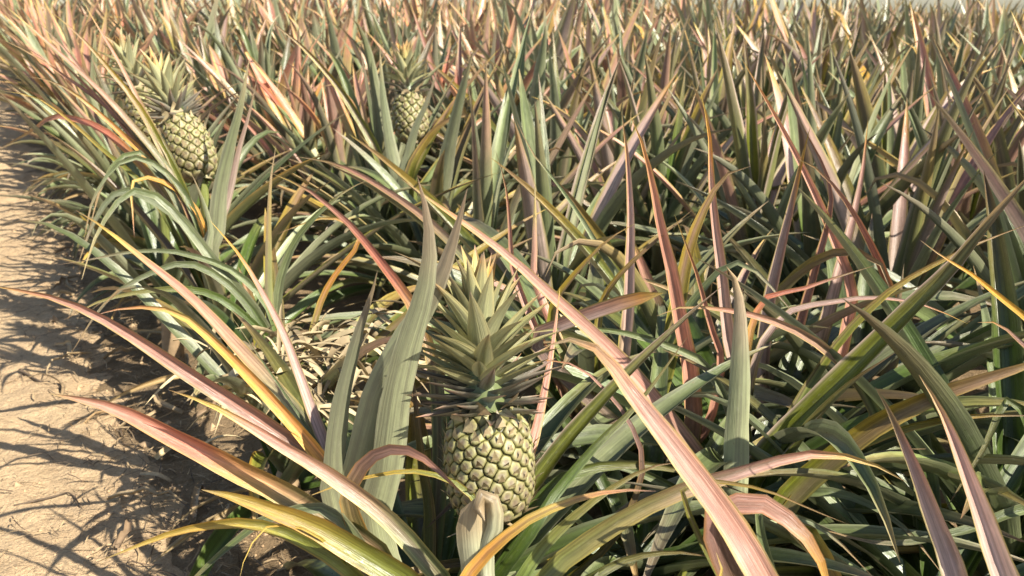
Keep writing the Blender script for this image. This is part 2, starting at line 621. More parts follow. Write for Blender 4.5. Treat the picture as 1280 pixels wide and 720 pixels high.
# ------------------------------------------------------------------ leaves copied one by one from the photo
def hand_leaf(root, pts, d, w, sty, side=1, roll=0, fold=.35, tip=2.0, blunt=False, twist=0, h=.16, attach=True, n=22, nv=9, bright=None, base=.85, name='leaf'):
    """pts run tip -> base in the photo; d = distances at tip and base; w = widest width in photo pixels"""
    r = random.Random(int(pts[0][0] * 31 + pts[0][1] * 17))
    pts = pts[::-1]
    m = len(pts)
    dt, db = d
    W = [px(x, y, db + (dt - db) * (k / (m - 1))) for k, (x, y) in enumerate(pts)]
    rp = np.array(root.location)
    if attach:
        W = [rp + np.array((0, 0, h))] + W
    P = catmull(W, n)
    D = CAM - P
    D /= np.linalg.norm(D, axis=1)[:, None]
    N = D * side
    T = np.gradient(P, axis=0)
    T /= np.linalg.norm(T, axis=1)[:, None] + 1e-9
    N = N - (N * T).sum(1)[:, None] * T
    N /= np.linalg.norm(N, axis=1)[:, None] + 1e-9
    N = twist_normals(P, N, np.full(n, R(roll)) + R(twist) * np.linspace(0, 1, n) ** 1.5)
    wm = w * (dt + db) * .5 / F_PX
    hw = width_profile(n, wm, tip, base, blunt)
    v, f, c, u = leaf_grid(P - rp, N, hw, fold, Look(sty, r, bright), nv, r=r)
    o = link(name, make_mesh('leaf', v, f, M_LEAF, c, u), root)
    return o


# ------------------------------------------------------------------ fruit
def clip_poly(poly, nx, ny, c):
    out = []
    for i in range(len(poly)):
        a, b2 = poly[i], poly[(i + 1) % len(poly)]
        da, db = a[0] * nx + a[1] * ny - c, b2[0] * nx + b2[1] * ny - c
        if da <= 0: out.append(a)
        if da * db < 0:
            t = da / (da - db)
            out.append((a[0] + (b2[0] - a[0]) * t, a[1] + (b2[1] - a[1]) * t))
    return out


def fruit_profile(t, rad, hgt):
    """t 0 bottom .. 1 top -> radius and height"""
    z = t * hgt
    k = abs(2 * (t - .46)) / (1.08 if t > .46 else .93)
    rr = rad * (1 - min(1, k) ** 3.4 * .48) ** .85
    if t < .04: rr *= .6 + 10 * t
    return rr, z


def build_fruit(root, loc, axis, rad, hgt, neyes, seed, spin=0):
    r = random.Random(seed)
    body = bpy.data.objects.new('fruit', None)
    # inner flesh body is a mesh of its own with the recessed joints' colour
    ring, rows = 28, 14
    vs, fs, cs = [], [], []
    for k in range(rows + 1):
        rr, z = fruit_profile(k / rows, rad, hgt)
        for j in range(ring):
            a = 2 * math.pi * j / ring
            vs.append((math.cos(a) * rr * .965, math.sin(a) * rr * .965, z)); cs.append((.06, .055, .02))
    for k in range(rows):
        for j in range(ring):
            a, b2 = k * ring + j, k * ring + (j + 1) % ring
            fs.append((a, b2, b2 + ring, a + ring))
    fs.append(tuple(range(ring))[::-1]); fs.append(tuple(range(rows * ring, (rows + 1) * ring)))
    bpy.data.objects.remove(body)
    body = link('fruit', make_mesh('fruit_core', vs, fs, M_FRUIT, cs), root)
    q = Vector((0, 0, 1)).rotation_difference(Vector(axis).normalized())
    body.matrix_local = Matrix.Translation(loc) @ q.to_matrix().to_4x4() @ Matrix.Rotation(spin, 4, 'Z')
    # eyes: golden-angle spiral, each cell clipped against its neighbours
    ts = np.linspace(0, 1, 400)
    rs = np.array([fruit_profile(t, rad, hgt)[0] for t in ts])
    cum = np.concatenate([[0], np.cumsum(rs[1:] + rs[:-1])]); cum /= cum[-1]
    seeds = []
    for i in range(neyes):
        t = float(np.interp((i + .5) / neyes, cum, ts))
        rr, z = fruit_profile(t, rad, hgt)
        t = min(.995, max(.005, t + r.uniform(-.010, .010)))
        rr, z = fruit_profile(t, rad, hgt)
        seeds.append((i * GOLD + r.uniform(-.05, .05), t, rr, z))
    slant = []
    for i, (a, t, rr, z) in enumerate(seeds):
        e = .01
        (r0, z0), (r1, z1) = fruit_profile(max(0, t - e), rad, hgt), fruit_profile(min(1, t + e), rad, hgt)
        poly = [(-rad, -rad), (rad, -rad), (rad, rad), (-rad, rad)]
        for j, (a2, t2, rr2, z2) in enumerate(seeds):
            if j == i: continue
            da = (a2 - a + math.pi) % (2 * math.pi) - math.pi
            dx, dy = da * rr, math.copysign(math.hypot(z2 - z, rr2 - rr), z2 - z)
            if abs(dx) > rad * 1.3 or abs(dy) > rad * 1.3: continue
            l2 = dx * dx + dy * dy
            poly = clip_poly(poly, dx, dy, l2 / 2)
            if len(poly) < 3: break
        if len(poly) < 3: continue
        # even out the outline
        pts = []
        for k in range(len(poly)):
            a_, b_ = poly[k], poly[(k + 1) % len(poly)]
            pts.append(a_); pts.append(((a_[0] + b_[0]) / 2, (a_[1] + b_[1]) / 2))
        cx = sum(p[0] for p in pts) / len(pts); cy = sum(p[1] for p in pts) / len(pts)
        size = math.sqrt(sum((p[0] - cx) ** 2 + (p[1] - cy) ** 2 for p in pts) / len(pts))
        sl = math.atan2(r1 - r0, z1 - z0)

        def to3(x, y, hh):
            tt = min(1, max(0, t + y * math.cos(sl) / hgt))
            R_, Z_ = fruit_profile(tt, rad, hgt)
            aa = a + x / rr
            nx, nz = math.cos(sl), -math.sin(sl)
            return (math.cos(aa) * (R_ + hh * nx), math.sin(aa) * (R_ + hh * nx), Z_ + hh * nz)
        ripe = r.uniform(.8, 1.15)
        brown = .5 * (1 - t) ** 2 + .2 * sm(.75, 1, t) + r.uniform(0, .45)
        CR = mix((.38 * ripe, .37 * ripe, .145 * ripe), (.17, .125, .065), brown)
        CE = mix((.31, .27, .18), (.15, .11, .07), brown + r.uniform(-.1, .2))
        rings = [(.975, -.07, (.085, .075, .022)), (.90, .09, (.13, .125, .035)), (.77, .21, CR), (.55, .27, mix(CR, CE, .3)), (.28, .25, CE)]
        v, c, f = [], [], []
        bulge = r.uniform(.8, 1.2) * (1 - .6 * sm(.86, .97, t))
        m = len(pts)
        for sc_, hh, col in rings:
            for (x, y) in pts:
                rx, ry = cx + (x - cx) * sc_, cy + (y - cy) * sc_
                if sc_ < .9:    # rounder towards the middle
                    ang = math.atan2(y - cy, x - cx)
                    ex, ey = cx + math.cos(ang) * size * sc_ * .98, cy + math.sin(ang) * size * sc_ * .98
                    rx, ry = rx * .3 + ex * .7, ry * .3 + ey * .7
                low = (1 + .34 * (cy - y) / size) * bulge
                v.append(to3(rx, ry, size * hh * low)); c.append(col)
        for k in range(len(rings) - 1):
            for j in range(m):
                a_, b_ = k * m + j, k * m + (j + 1) % m
                f.append((a_, b_, b_ + m, a_ + m))
        v.append(to3(cx, cy, size * .20)); c.append((.17, .12, .07))
        for j in range(m):
            f.append(((len(rings) - 1) * m + j, (len(rings) - 1) * m + (j + 1) % m, len(v) - 1))
        # the dry pointed bract lying on the lower half of the eye
        k0 = len(v)
        bw = size * r.uniform(.40, .56)
        ln = size * r.uniform(.8, 1.5)
        for (bx, by, bh) in ((-bw, -.66 * size, .26), (bw, -.66 * size, .26), (bw * .62, -.18 * size, .50), (-bw * .62, -.18 * size, .50), (r.uniform(-.1, .1) * size, ln - .55 * size, r.uniform(.6, 1.5))):
            v.append(to3(cx + bx, cy + by, size * bh)); c.append(mix((.48, .40, .22), (.20, .13, .07), r.uniform(.0, 1)))
        f.append((k0, k0 + 1, k0 + 2, k0 + 3)); f.append((k0 + 3, k0 + 2, k0 + 4))
        link('fruit_eye', make_mesh('fruit_eye', v, f, M_FRUIT, c), body)
    return body


def build_crown(root, loc, axis, length, nleaf, seed, spread=1.0, scale=1.0):
    r = random.Random(seed)
    vs, fs = [], []
    ring = 8
    for k, (zz, rr) in enumerate(((-.005, .036), (length * .15, .031), (length * .3, .02), (length * .45, .008))):
        for j in range(ring):
            a = 2 * math.pi * j / ring
            vs.append((math.cos(a) * rr * scale, math.sin(a) * rr * scale, zz))
    for k in range(3):
        for j in range(ring):
            a, b2 = k * ring + j, k * ring + (j + 1) % ring
            fs.append((a, b2, b2 + ring, a + ring))
    fs.append(tuple(range(3 * ring, 4 * ring)))
    core = link('crown', make_mesh('crown_core', vs, fs, M_CROWN, [GG] * len(vs), [(0, 0)] * len(vs)), root)
    q = Vector((0, 0, 1)).rotation_difference(Vector(axis).normalized())
    core.matrix_local = Matrix.Translation(loc) @ q.to_matrix().to_4x4()
    for i in range(nleaf):
        f = i / (nleaf - 1)                  # 0 bottom, 1 top
        az = i * GOLD + r.uniform(-.15, .15)
        ll = length * (.20 + .12 * sm(0, .16, f) + .14 * sm(.1, .55, f) + .08 * sm(.6, .9, f)) * r.uniform(.84, 1.06)
        th0 = R(88 + 6 * (1 - sm(0, .12, f)) - 34 * min(1, f / .62) - 48 * sm(.58, 1, f)) * r.uniform(.9, 1.1)
        bend = R((-10 if f < .5 else 8) + r.uniform(-8, 12)) * spread
        w = length * (.120 + .085 * sm(.45, .8, f)) * r.uniform(.9, 1.1)
        sty = 'cl' if f < .42 else ('cr' if f < .86 else r.choice(['cy', 'cr', 'cy']))
        P, N = arc_curve(ll, th0, bend, 9, r, 1.2, r.uniform(-.012, .012))
        N = twist_normals(P, N, np.linspace(0, R(r.uniform(-14, 14)), 9))
        v, fc, c, u = leaf_grid(P, N, width_profile(9, w, 1.55, .95), .55, Look(sty, r), 5)
        o = link('crown_leaf', make_mesh('crown_leaf', v, fc, M_CROWN, c, u), core)
        rr = (.036 - .031 * f) * scale
        o.matrix_local = Matrix.Translation((math.cos(az) * rr, math.sin(az) * rr, length * (.0 + .46 * f ** 1.15))) @ Matrix.Rotation(az, 4, 'Z')
    return core


def stalk(root, p0, p1, rad):
    P = catmull([p0, (np.array(p0) + np.array(p1)) / 2 + np.array((0, 0, .01)), p1], 8)
    ring, vs, fs = 8, [], []
    for k, p in enumerate(P):
        for j in range(ring):
            a = 2 * math.pi * j / ring
            vs.append((p[0] + math.cos(a) * rad, p[1] + math.sin(a) * rad, p[2]))
    for k in range(len(P) - 1):
        for j in range(ring):
            a, b2 = k * ring + j, k * ring + (j + 1) % ring
            fs.append((a, b2, b2 + ring, a + ring))
    return link('stalk', make_mesh('stalk', vs, fs, M_CROWN, [mix(GG, YG, .4)] * len(vs), [(v[0] * 9, v[2] * 4) for v in vs]), root)


def fruiting(root, base_px, top_px, t, rad, crown_len, seed, neyes=74, ncrown=70, spread=1.0, top_t=None):
    """fruit between two photo points at distance t, with its crown and stalk"""
    rp = np.array(root.location)
    b = px(*base_px, t) - rp
    tp = px(*top_px, top_t or t) - rp
    ax = tp - b
    h = np.linalg.norm(ax)
    ax = ax / h
    build_fruit(root, b, ax, rad, h, neyes, seed)
    build_crown(root, b + ax * (h * .935), ax, crown_len, ncrown, seed + 1, spread, rad / .062)
    stalk(root, (0, 0, .1), b + ax * .01, .015)


# ------------------------------------------------------------------ setting: ground, path
from mathutils import noise as mn


def fbm(x, y, s, o=4):
    return mn.fractal((x * s, y * s, 3.1), 1.0, 2.0, o)


def sheet(name, n0, n1, m0, m1, dn, dm, zf, mat, kind='structure'):
    nn, mm = int((n1 - n0) / dn) + 1, int((m1 - m0) / dm) + 1
    vs, fs = [], []
    for i in range(mm):
        for j in range(nn):
            n_, m_ = n0 + j * (n1 - n0) / (nn - 1), m0 + i * (m1 - m0) / (mm - 1)
            p = ROW_N * n_ + ROW_D * m_
            vs.append((p[0], p[1], zf(p[0], p[1], n_, m_)))
    for i in range(mm - 1):
        for j in range(nn - 1):
            a = i * nn + j
            fs.append((a, a + 1, a + nn + 1, a + nn))
    return tag(link(name, make_mesh(name, vs, fs, mat)), kind=kind)


def fall(m, n):
    """the field climbs very gently away from the path and drops beyond its crest"""
    y = ROW_N[1] * n + ROW_D[1] * m
    x = ROW_N[0] * n + ROW_D[0] * m
    return -.036 * max(0, y - 4.5) * (1 - .56 * sm(1.5, 5.5, x)) + .10 * max(0, y - 13.5)


def bed_z(x, y, n, m):
    return -.012 + .012 * fbm(x, y, 5) + .05 * sm(.05, .5, n) - fall(m, n)


def path_z(x, y, n, m):
    e = .52 + .08 * fbm(x, y, 3)
    return .004 + .012 * fbm(x, y, 3.3) + .010 * fbm(x + 7, y, 8) + .007 * fbm(x, y, 19, 6) - .10 * sm(e - .10, e + .16, n) - fall(m, n)


sheet('ground', -160, 260, -40, 420, 3.0, 3.0, lambda x, y, n, m: -.14 + .012 * min(9, max(0, y - 4.5)) - .04 * min(12, max(0, y - 14)), M_SOIL)
sheet('bed', -.1, 13, -.6, 20, .07, .07, bed_z, M_SOIL)
sheet('path', -2.6, .86, .2, 9, .022, .022, path_z, M_PATH)
sheet('path', -5, .86, 9.0, 40, .12, .2, path_z, M_PATH)

# ------------------------------------------------------------------ the nearest plants
A = plant_empty(-.13, 1.27)
tag(A, 'nearest pineapple plant carrying the large fruit in the foreground beside the sandy path', 'pineapple plant')
R1 = plant_empty(.45, 1.72)
tag(R1, 'fruitless plant right of the big fruit with a long olive leaf slanting up right', 'pineapple plant')
F1 = plant_empty(.40, 1.0)
tag(F1, 'plant at the lower edge with one long broad pink leaf slanting over the dark gap', 'pineapple plant')
F2 = plant_empty(.60, 1.02)
tag(F2, 'plant in the lower right corner with two upright purple-pink pointed leaves', 'pineapple plant')
R2 = plant_empty(.86, 1.50)
tag(R2, 'plant at the right edge with thick olive leaves reaching in and an orange-tipped curled leaf', 'pineapple plant')
P2 = plant_empty(-.80, 2.66)
tag(P2, 'plant with pale fruit leaning right and a pink-tipped leaf fan', 'pineapple plant')
P2B = plant_empty(-1.10, 3.02)
tag(P2B, 'pineapple plant whose half hidden fruit shows just behind the leaning pale fruit', 'pineapple plant')
P3 = plant_empty(-.37, 3.60)
tag(P3, 'plant in the second row with a small blurred fruit between grey upright leaves', 'pineapple plant')
R3 = plant_empty(.42, 2.12)
tag(R3, 'plant behind the long slanting green leaf with tall upright leaves striped pink and white', 'pineapple plant')
R4 = plant_empty(.18, 2.02)
tag(R4, 'plant right behind the big fruit with two tall pink leaves, one with yellow edges', 'pineapple plant')
B1 = plant_empty(-.50, 1.98)
tag(B1, 'grey-green plant between the big fruit and the leaning fruit, drooping over the path', 'pineapple plant')
hand_plants = [A, R1, F1, F2, R2, P2, P2B, P3, R3, R4, B1]

a = lambda *k, **q: hand_leaf(A, *k, **q)
# the big grey fan left of the fruit
a([(522, 222), (534, 270), (537, 320), (527, 380), (508, 440), (495, 500), (488, 550), (480, 605), (470, 665)], (1.22, 1.43), 54, 'gf', side=-1, fold=.3, tip=3.0, bright=1.05)
a([(584, 236), (570, 290), (554, 338), (532, 385), (502, 430), (477, 480), (462, 535), (448, 595), (442, 655)], (1.28, 1.46), 56, 'gf', side=-1, fold=.3, tip=2.8)
a([(472, 338), (464, 370), (450, 412), (437, 460), (425, 520), (420, 580), (428, 650)], (1.34, 1.45), 46, 'gf', side=-1, fold=.4, roll=14, tip=2.2)
a([(-18, 356), (60, 370), (130, 398), (220, 455), (290, 500), (350, 540), (400, 577), (440, 640)], (1.40, 1.50), 36, 'pk', side=1, fold=.5, tip=2.6, roll=-25)
a([(95, 263), (130, 285), (180, 325), (240, 374), (290, 427), (340, 482), (390, 545), (430, 610)], (1.62, 1.50), 32, 'gp', side=1, fold=.4, roll=20, tip=2.0)
a([(118, 394), (155, 385), (200, 385), (237, 400), (268, 427), (300, 458), (345, 505), (400, 570), (440, 630)], (1.50, 1.46), 26, 'or', side=1, fold=.4, roll=-20, tip=2.4)
a([(262, 275), (300, 320), (330, 370), (355, 420), (374, 470), (392, 520), (425, 600)], (1.66, 1.5), 24, 'pu', side=1, fold=.45, roll=10, tip=1.9)
a([(288, 393), (320, 440), (360, 498), (400, 560), (430, 620)], (1.5, 1.46), 9, 'gs', fold=.5)
a([(62, 492), (120, 503), (170, 521), (230, 552), (290, 582), (350, 612), (420, 655), (480, 700)], (1.32, 1.38), 40, 'rd', fold=.5, roll=-18, tip=5)
a([(210, 487), (260, 504), (310, 531), (360, 561), (420, 598), (470, 634), (520, 684), (560, 745)], (1.28, 1.32), 36, 'gp', fold=.5, roll=-15, tip=2.6, bright=1.15)
a([(252, 612), (290, 620), (340, 636), (400, 660), (460, 695), (520, 735), (560, 790)], (1.22, 1.26), 47, 'yg', fold=.45, roll=-18, tip=5.0, bright=.92)
a([(122, 702), (160, 687), (220, 664), (280, 654), (325, 655), (380, 676), (450, 725)], (1.28, 1.28), 30, 'yg', fold=.4, roll=-20, tip=2.2, bright=.9)
a([(205, 765), (250, 716), (300, 672), (350, 643), (430, 655)], (1.32, 1.35), 25, 'gs', fold=.4, roll=10)
a([(298, 730), (308, 692), (328, 664), (352, 655), (420, 690)], (1.2, 1.25), 9, 'yg', fold=.5)
a([(586, 624), (562, 602), (532, 574), (505, 562), (472, 566), (447, 592), (440, 650)], (1.26, 1.36), 36, 'bp', side=1, fold=.35, roll=10, tip=2.2)
a([(366, 629), (410, 611), (460, 596), (530, 590), (590, 620), (600, 680)], (1.34, 1.36), 14, 'yg', fold=.4)
a([(596, 621), (594, 650), (597, 690), (602, 740), (604, 800)], (1.20, 1.21), 56, 'gw', side=-1, fold=.6, blunt=True, roll=8, bright=1.05, n=26, base=.95)
a([(606, 652), (598, 634), (603, 620), (614, 622), (619, 642), (616, 668), (606, 700), (604, 800)], (1.185, 1.20), 30, 'gw', side=-1, fold=.8, blunt=True, bright=1.1, n=34, base=.9)
a([(820, 614), (780, 613), (740, 619), (700, 632), (660, 651), (620, 682), (590, 714), (560, 770)], (1.16, 1.2), 27, 'or', fold=.3, roll=-20, tip=3.0, bright=1.1)
a([(852, 577), (812, 584), (770, 606), (720, 642), (670, 692), (630, 750)], (1.20, 1.24), 34, 'dg', side=1, fold=.45, roll=20, tip=2.0, bright=1.5)
a([(1134, 603), (1100, 583), (1050, 568), (1000, 568), (940, 584), (870, 605), (800, 634), (740, 670), (680, 718), (640, 780)], (1.24, 1.24), 38, 'dp', fold=.6, roll=22, tip=3.2)
a([(902, 358), (860, 395), (820, 432), (780, 472), (740, 515), (700, 562), (662, 614), (640, 650)], (1.52, 1.44), 38, 'ow', fold=.7, roll=-18, bright=.6, tip=2.0)
a([(860, 420), (800, 500), (740, 560), (690, 620), (650, 680)], (1.5, 1.4), 26, 'dg', fold=.5, roll=30)
a([(700, 360), (690, 430), (672, 520), (650, 600), (620, 700)], (1.60, 1.46), 30, 'pk', fold=.5, roll=35, bright=.9)
a([(655, 456), (690, 450), (722, 459), (752, 483), (790, 535), (800, 600), (740, 700)], (1.5, 1.5), 15, 'bp', fold=.5, roll=20)
a([(512, 440), (520, 500), (528, 570), (540, 660)], (1.52, 1.5), 26, 'ol', fold=.5, roll=-30)
a([(940, 620), (860, 590), (790, 580), (720, 590), (660, 640)], (1.55, 1.45), 26, 'dg', fold=.5, roll=20)
a([(700, 745), (780, 700), (850, 690), (900, 700)][::-1], (1.3, 1.3), 30, 'dg', fold=.5, roll=20)
a([(335, 215), (385, 237), (440, 283), (464, 312), (488, 342), (520, 390), (545, 470), (550, 600)], (1.66, 1.52), 24, 'rd', fold=.35, roll=-15, tip=2.4)
add_leaves(A, 'low', random.Random(3), 34, 5, 7, .95, 8)
stem(A, .24)
fruiting(A, (616, 643), (607, 510), 1.42, .0620, .248, 11, 164, 92, top_t=1.40)

f1 = lambda *k, **q: hand_leaf(F1, *k, **q)
f1([(680, 433), (704, 425), (730, 427), (757, 447), (790, 491), (840, 556), (890, 622), (932, 685), (975, 760)], (1.10, 1.06), 44, 'pk', fold=.25, roll=8, tip=3.4, bright=1.1, h=.3)
f1([(1042, 770), (1030, 712), (1005, 668), (965, 637), (930, 628), (900, 680)], (1.08, 1.12), 50, 'bp', fold=.3, roll=-10, tip=3.0, h=.2)
f1([(1062, 656), (1012, 636), (966, 616), (900, 604), (860, 640)], (1.15, 1.15), 14, 'ol', fold=.5, h=.2)
f1([(895, 690), (905, 720), (910, 760)], (1.05, 1.05), 34, 'yg', fold=.3, h=.25)
f1([(1090, 720), (1040, 670), (990, 645), (950, 660)], (1.2, 1.2), 22, 'gg', fold=.5, h=.2)
add_leaves(F1, 'low', random.Random(31), 8, 6, 7, .7, 2, azim=(-2.4, .5))
f2 = lambda *k, **q: hand_leaf(F2, *k, **q)
f2([(1094, 484), (1113, 515), (1140, 571), (1165, 632), (1190, 694), (1212, 760)], (1.12, 1.08), 60, 'pu', side=1, fold=.7, roll=-20, tip=2.0, h=.3)
f2([(1149, 469), (1174, 510), (1200, 572), (1225, 642), (1250, 715), (1268, 780)], (1.10, 1.06), 62, 'pu', side=1, fold=.7, roll=12, tip=2.0, h=.3, bright=1.2)
add_leaves(F2, 'low', random.Random(32), 8, 6, 7, .7, 2, azim=(-2.0, .6))

r1 = lambda *k, **q: hand_leaf(R1, *k, **q)
r1([(502, 224), (548, 257), (600, 293), (640, 324), (690, 370), (740, 415), (790, 465), (850, 540), (910, 620)], (1.55, 1.7), 27, 'pk', fold=.25, roll=10, tip=2.4, bright=1.12)
r1([(640, 420), (690, 412), (740, 411), (790, 418), (840, 434), (885, 460), (920, 540)], (1.72, 1.8), 17, 'gs', fold=.4, roll=-10, bright=1.15)
r1([(829, 366), (780, 378), (730, 395), (690, 411), (670, 430), (760, 520)], (1.66, 1.8), 21, 'pu', fold=.3, roll=-10, blunt=True)
r1([(821, 395), (850, 384), (890, 385), (930, 391), (970, 402), (1012, 422), (1052, 452), (1080, 488), (1092, 540), (1000, 600)], (1.52, 1.7), 22, 'gp', fold=.4, roll=-15, tip=2.6, bright=1.15)
r1([(908, 333), (918, 347), (925, 382), (927, 440), (925, 500), (922, 570), (922, 630)], (1.48, 1.62), 42, 'gf', side=-1, fold=.4, roll=14, tip=4, bright=1.3)
r1([(1305, 200), (1240, 275), (1190, 338), (1130, 398), (1065, 465), (1010, 520), (960, 575), (930, 630)], (1.45, 1.68), 52, 'ow', fold=.7, roll=-22, tip=2.6, bright=.95)
r1([(1120, 440), (1060, 480), (1010, 530), (960, 600), (930, 650)], (1.5, 1.7), 30, 'dg', fold=.5, roll=20)
r1([(1292, 278), (1222, 304), (1160, 334), (1100, 372), (1030, 450), (960, 570)], (1.6, 1.7), 22, 'ol', fold=.5, roll=25)
r1([(1345, 436), (1262, 463), (1180, 490), (1110, 521), (1050, 562), (990, 615), (950, 670)], (1.40, 1.6), 48, 'ol', fold=.5, roll=15, tip=3.0)
r1([(1310, 520), (1225, 519), (1150, 530), (1080, 553), (1020, 592), (960, 660)], (1.5, 1.6), 28, 'yg', fold=.5, roll=25, bright=.9)
r1([(1100, 330), (1050, 345), (1000, 362), (950, 380), (930, 480)], (1.7, 1.75), 17, 'rd', fold=.4, roll=10)
r1([(1210, 405), (1160, 383), (1100, 372), (1040, 378), (980, 395), (940, 470)], (1.66, 1.75), 17, 'pu', fold=.5, roll=-10)
r1([(640, 560), (720, 570), (800, 590), (860, 620), (900, 650)], (1.55, 1.65), 24, 'gg', fold=.5, roll=-15)
r1([(1180, 720), (1130, 660), (1060, 620), (990, 620)], (1.45, 1.6), 26, 'gg', fold=.5, roll=-15)
add_leaves(R1, 'low', random.Random(5), 44, 5, 7, .95, 8)
stem(R1, .2)
r2 = lambda *k, **q: hand_leaf(R2, *k, **q)
r2([(1150, 300), (1180, 322), (1212, 341), (1243, 366), (1292, 407), (1340, 470)], (1.38, 1.5), 19, 'go', fold=.4, roll=10, tip=2.2, bright=1.1)
r2([(1222, 403), (1246, 404), (1272, 424), (1302, 458), (1320, 540)], (1.45, 1.5), 20, 'pu', fold=.3, tip=2.4, bright=1.1)
r2([(1180, 640), (1230, 560), (1260, 500), (1290, 560)], (1.5, 1.55), 22, 'dg', fold=.5)
r2([(1020, 660), (1110, 680), (1200, 665), (1290, 640)], (1.45, 1.5), 22, 'gg', fold=.5, roll=15)
add_leaves(R2, 'low', random.Random(6), 40, 4, 7, .9, 8)
stem(R2, .2)

for (xx, yy, lab) in ((.22, 1.46, 'low green plant in the dark gap right of the big fruit, blades spreading sideways'),
                       (.66, 1.34, 'low dark green plant behind the two purple-pink leaves in the lower right corner'),
                       (.74, 1.98, 'green plant under the orange-tipped curled leaf near the right edge')):
    o = plant_empty(xx, yy)
    tag(o, lab, 'pineapple plant')
    hand_plants.append(o)
    add_leaves(o, 'low', random.Random(int(xx * 100)), 34, 6 if yy < 1.6 else 4, 7, .8, 6)
    stem(o, .12)
r3 = lambda *k, **q: hand_leaf(R3, *k, **q)
r3([(994, 197), (1020, 210), (1046, 236), (1070, 270), (1092, 312), (1110, 352), (1116, 400), (1040, 500)], (1.85, 2.0), 22, 'rd', fold=.35, roll=-15, tip=2.2, bright=1.1)
r3([(925, 70), (950, 112), (975, 157), (1001, 207), (1026, 262), (1050, 322), (1062, 380), (1010, 520)], (1.95, 2.05), 28, 'pk', fold=.8, roll=15, tip=2.0)
r3([(1013, 158), (1003, 200), (990, 260), (976, 320), (963, 385), (955, 460), (952, 540)], (1.9, 2.05), 36, 'pu', side=1, fold=.8, roll=-18, tip=2.2, bright=1.15)
r3([(876, 115), (886, 165), (888, 222), (893, 282), (901, 345), (910, 430), (930, 530)], (1.9, 2.05), 31, 'pu', side=1, fold=.8, roll=14, tip=2.2, bright=1.1)
r3([(1012, 470), (1000, 420), (1020, 340), (1040, 240), (1000, 150)][::-1], (1.98, 2.05), 26, 'pk', fold=.8, roll=-20)
r3([(1085, 150), (1075, 230), (1050, 330), (1020, 440), (990, 530)], (2.0, 2.1), 31, 'pu', side=1, fold=.5, roll=15)
r3([(1130, 330), (1120, 400), (1110, 470), (1060, 560)], (1.9, 2.0), 40, 'ol', side=-1, fold=.25)
add_leaves(R3, 'mid', random.Random(9), 26, 3, 7, .95, 2)
stem(R3, .2)
r4 = lambda *k, **q: hand_leaf(R4, *k, **q)
r4([(789, 147), (803, 182), (815, 232), (826, 290), (838, 342), (852, 422), (862, 485), (850, 560)], (1.75, 1.9), 38, 'pk', side=1, fold=.8, roll=15, tip=2.6, bright=1.1)
r4([(777, 138), (785, 200), (789, 260), (789, 320), (786, 400), (770, 520)], (1.95, 1.98), 28, 'pu', side=1, fold=.8, roll=-12, tip=2.4, bright=1.1)
r4([(843, 268), (859, 310), (872, 347), (886, 402), (900, 462), (860, 560)], (1.8, 1.9), 23, 'pk', side=1, fold=.8, roll=10)
r4([(937, 208), (906, 220), (880, 260), (860, 312), (848, 370), (830, 460), (800, 540)], (1.85, 1.95), 34, 'ol', fold=.35, roll=15, tip=2.6)
r4([(619, 188), (632, 232), (638, 292), (645, 350), (700, 480)], (1.92, 1.95), 20, 'pk', side=1, fold=.8, tip=2.0)
r4([(668, 222), (669, 260), (668, 310), (672, 360), (720, 480)], (1.92, 1.95), 18, 'rd', side=-1, fold=.4, tip=3.0)
r4([(793, 280), (760, 300), (730, 330), (700, 368), (690, 410), (740, 500)], (1.8, 1.9), 26, 'ol', fold=.5, roll=-15, tip=1.8)
r4([(866, 262), (810, 310), (770, 350), (750, 390), (750, 470)], (1.8, 1.9), 22, 'ol', fold=.5, roll=-20, tip=1.8)
r4([(645, 150), (665, 190), (691, 222), (721, 264), (750, 312), (778, 360), (790, 450)], (2.0, 2.0), 13, 'gs', fold=.4)
r4([(1000, 400), (930, 330), (880, 360), (830, 440), (800, 520)], (1.8, 1.95), 24, 'gg', fold=.5, roll=-20)
add_leaves(R4, 'mid', random.Random(10), 22, 4, 7, .9, 2)
stem(R4, .2)

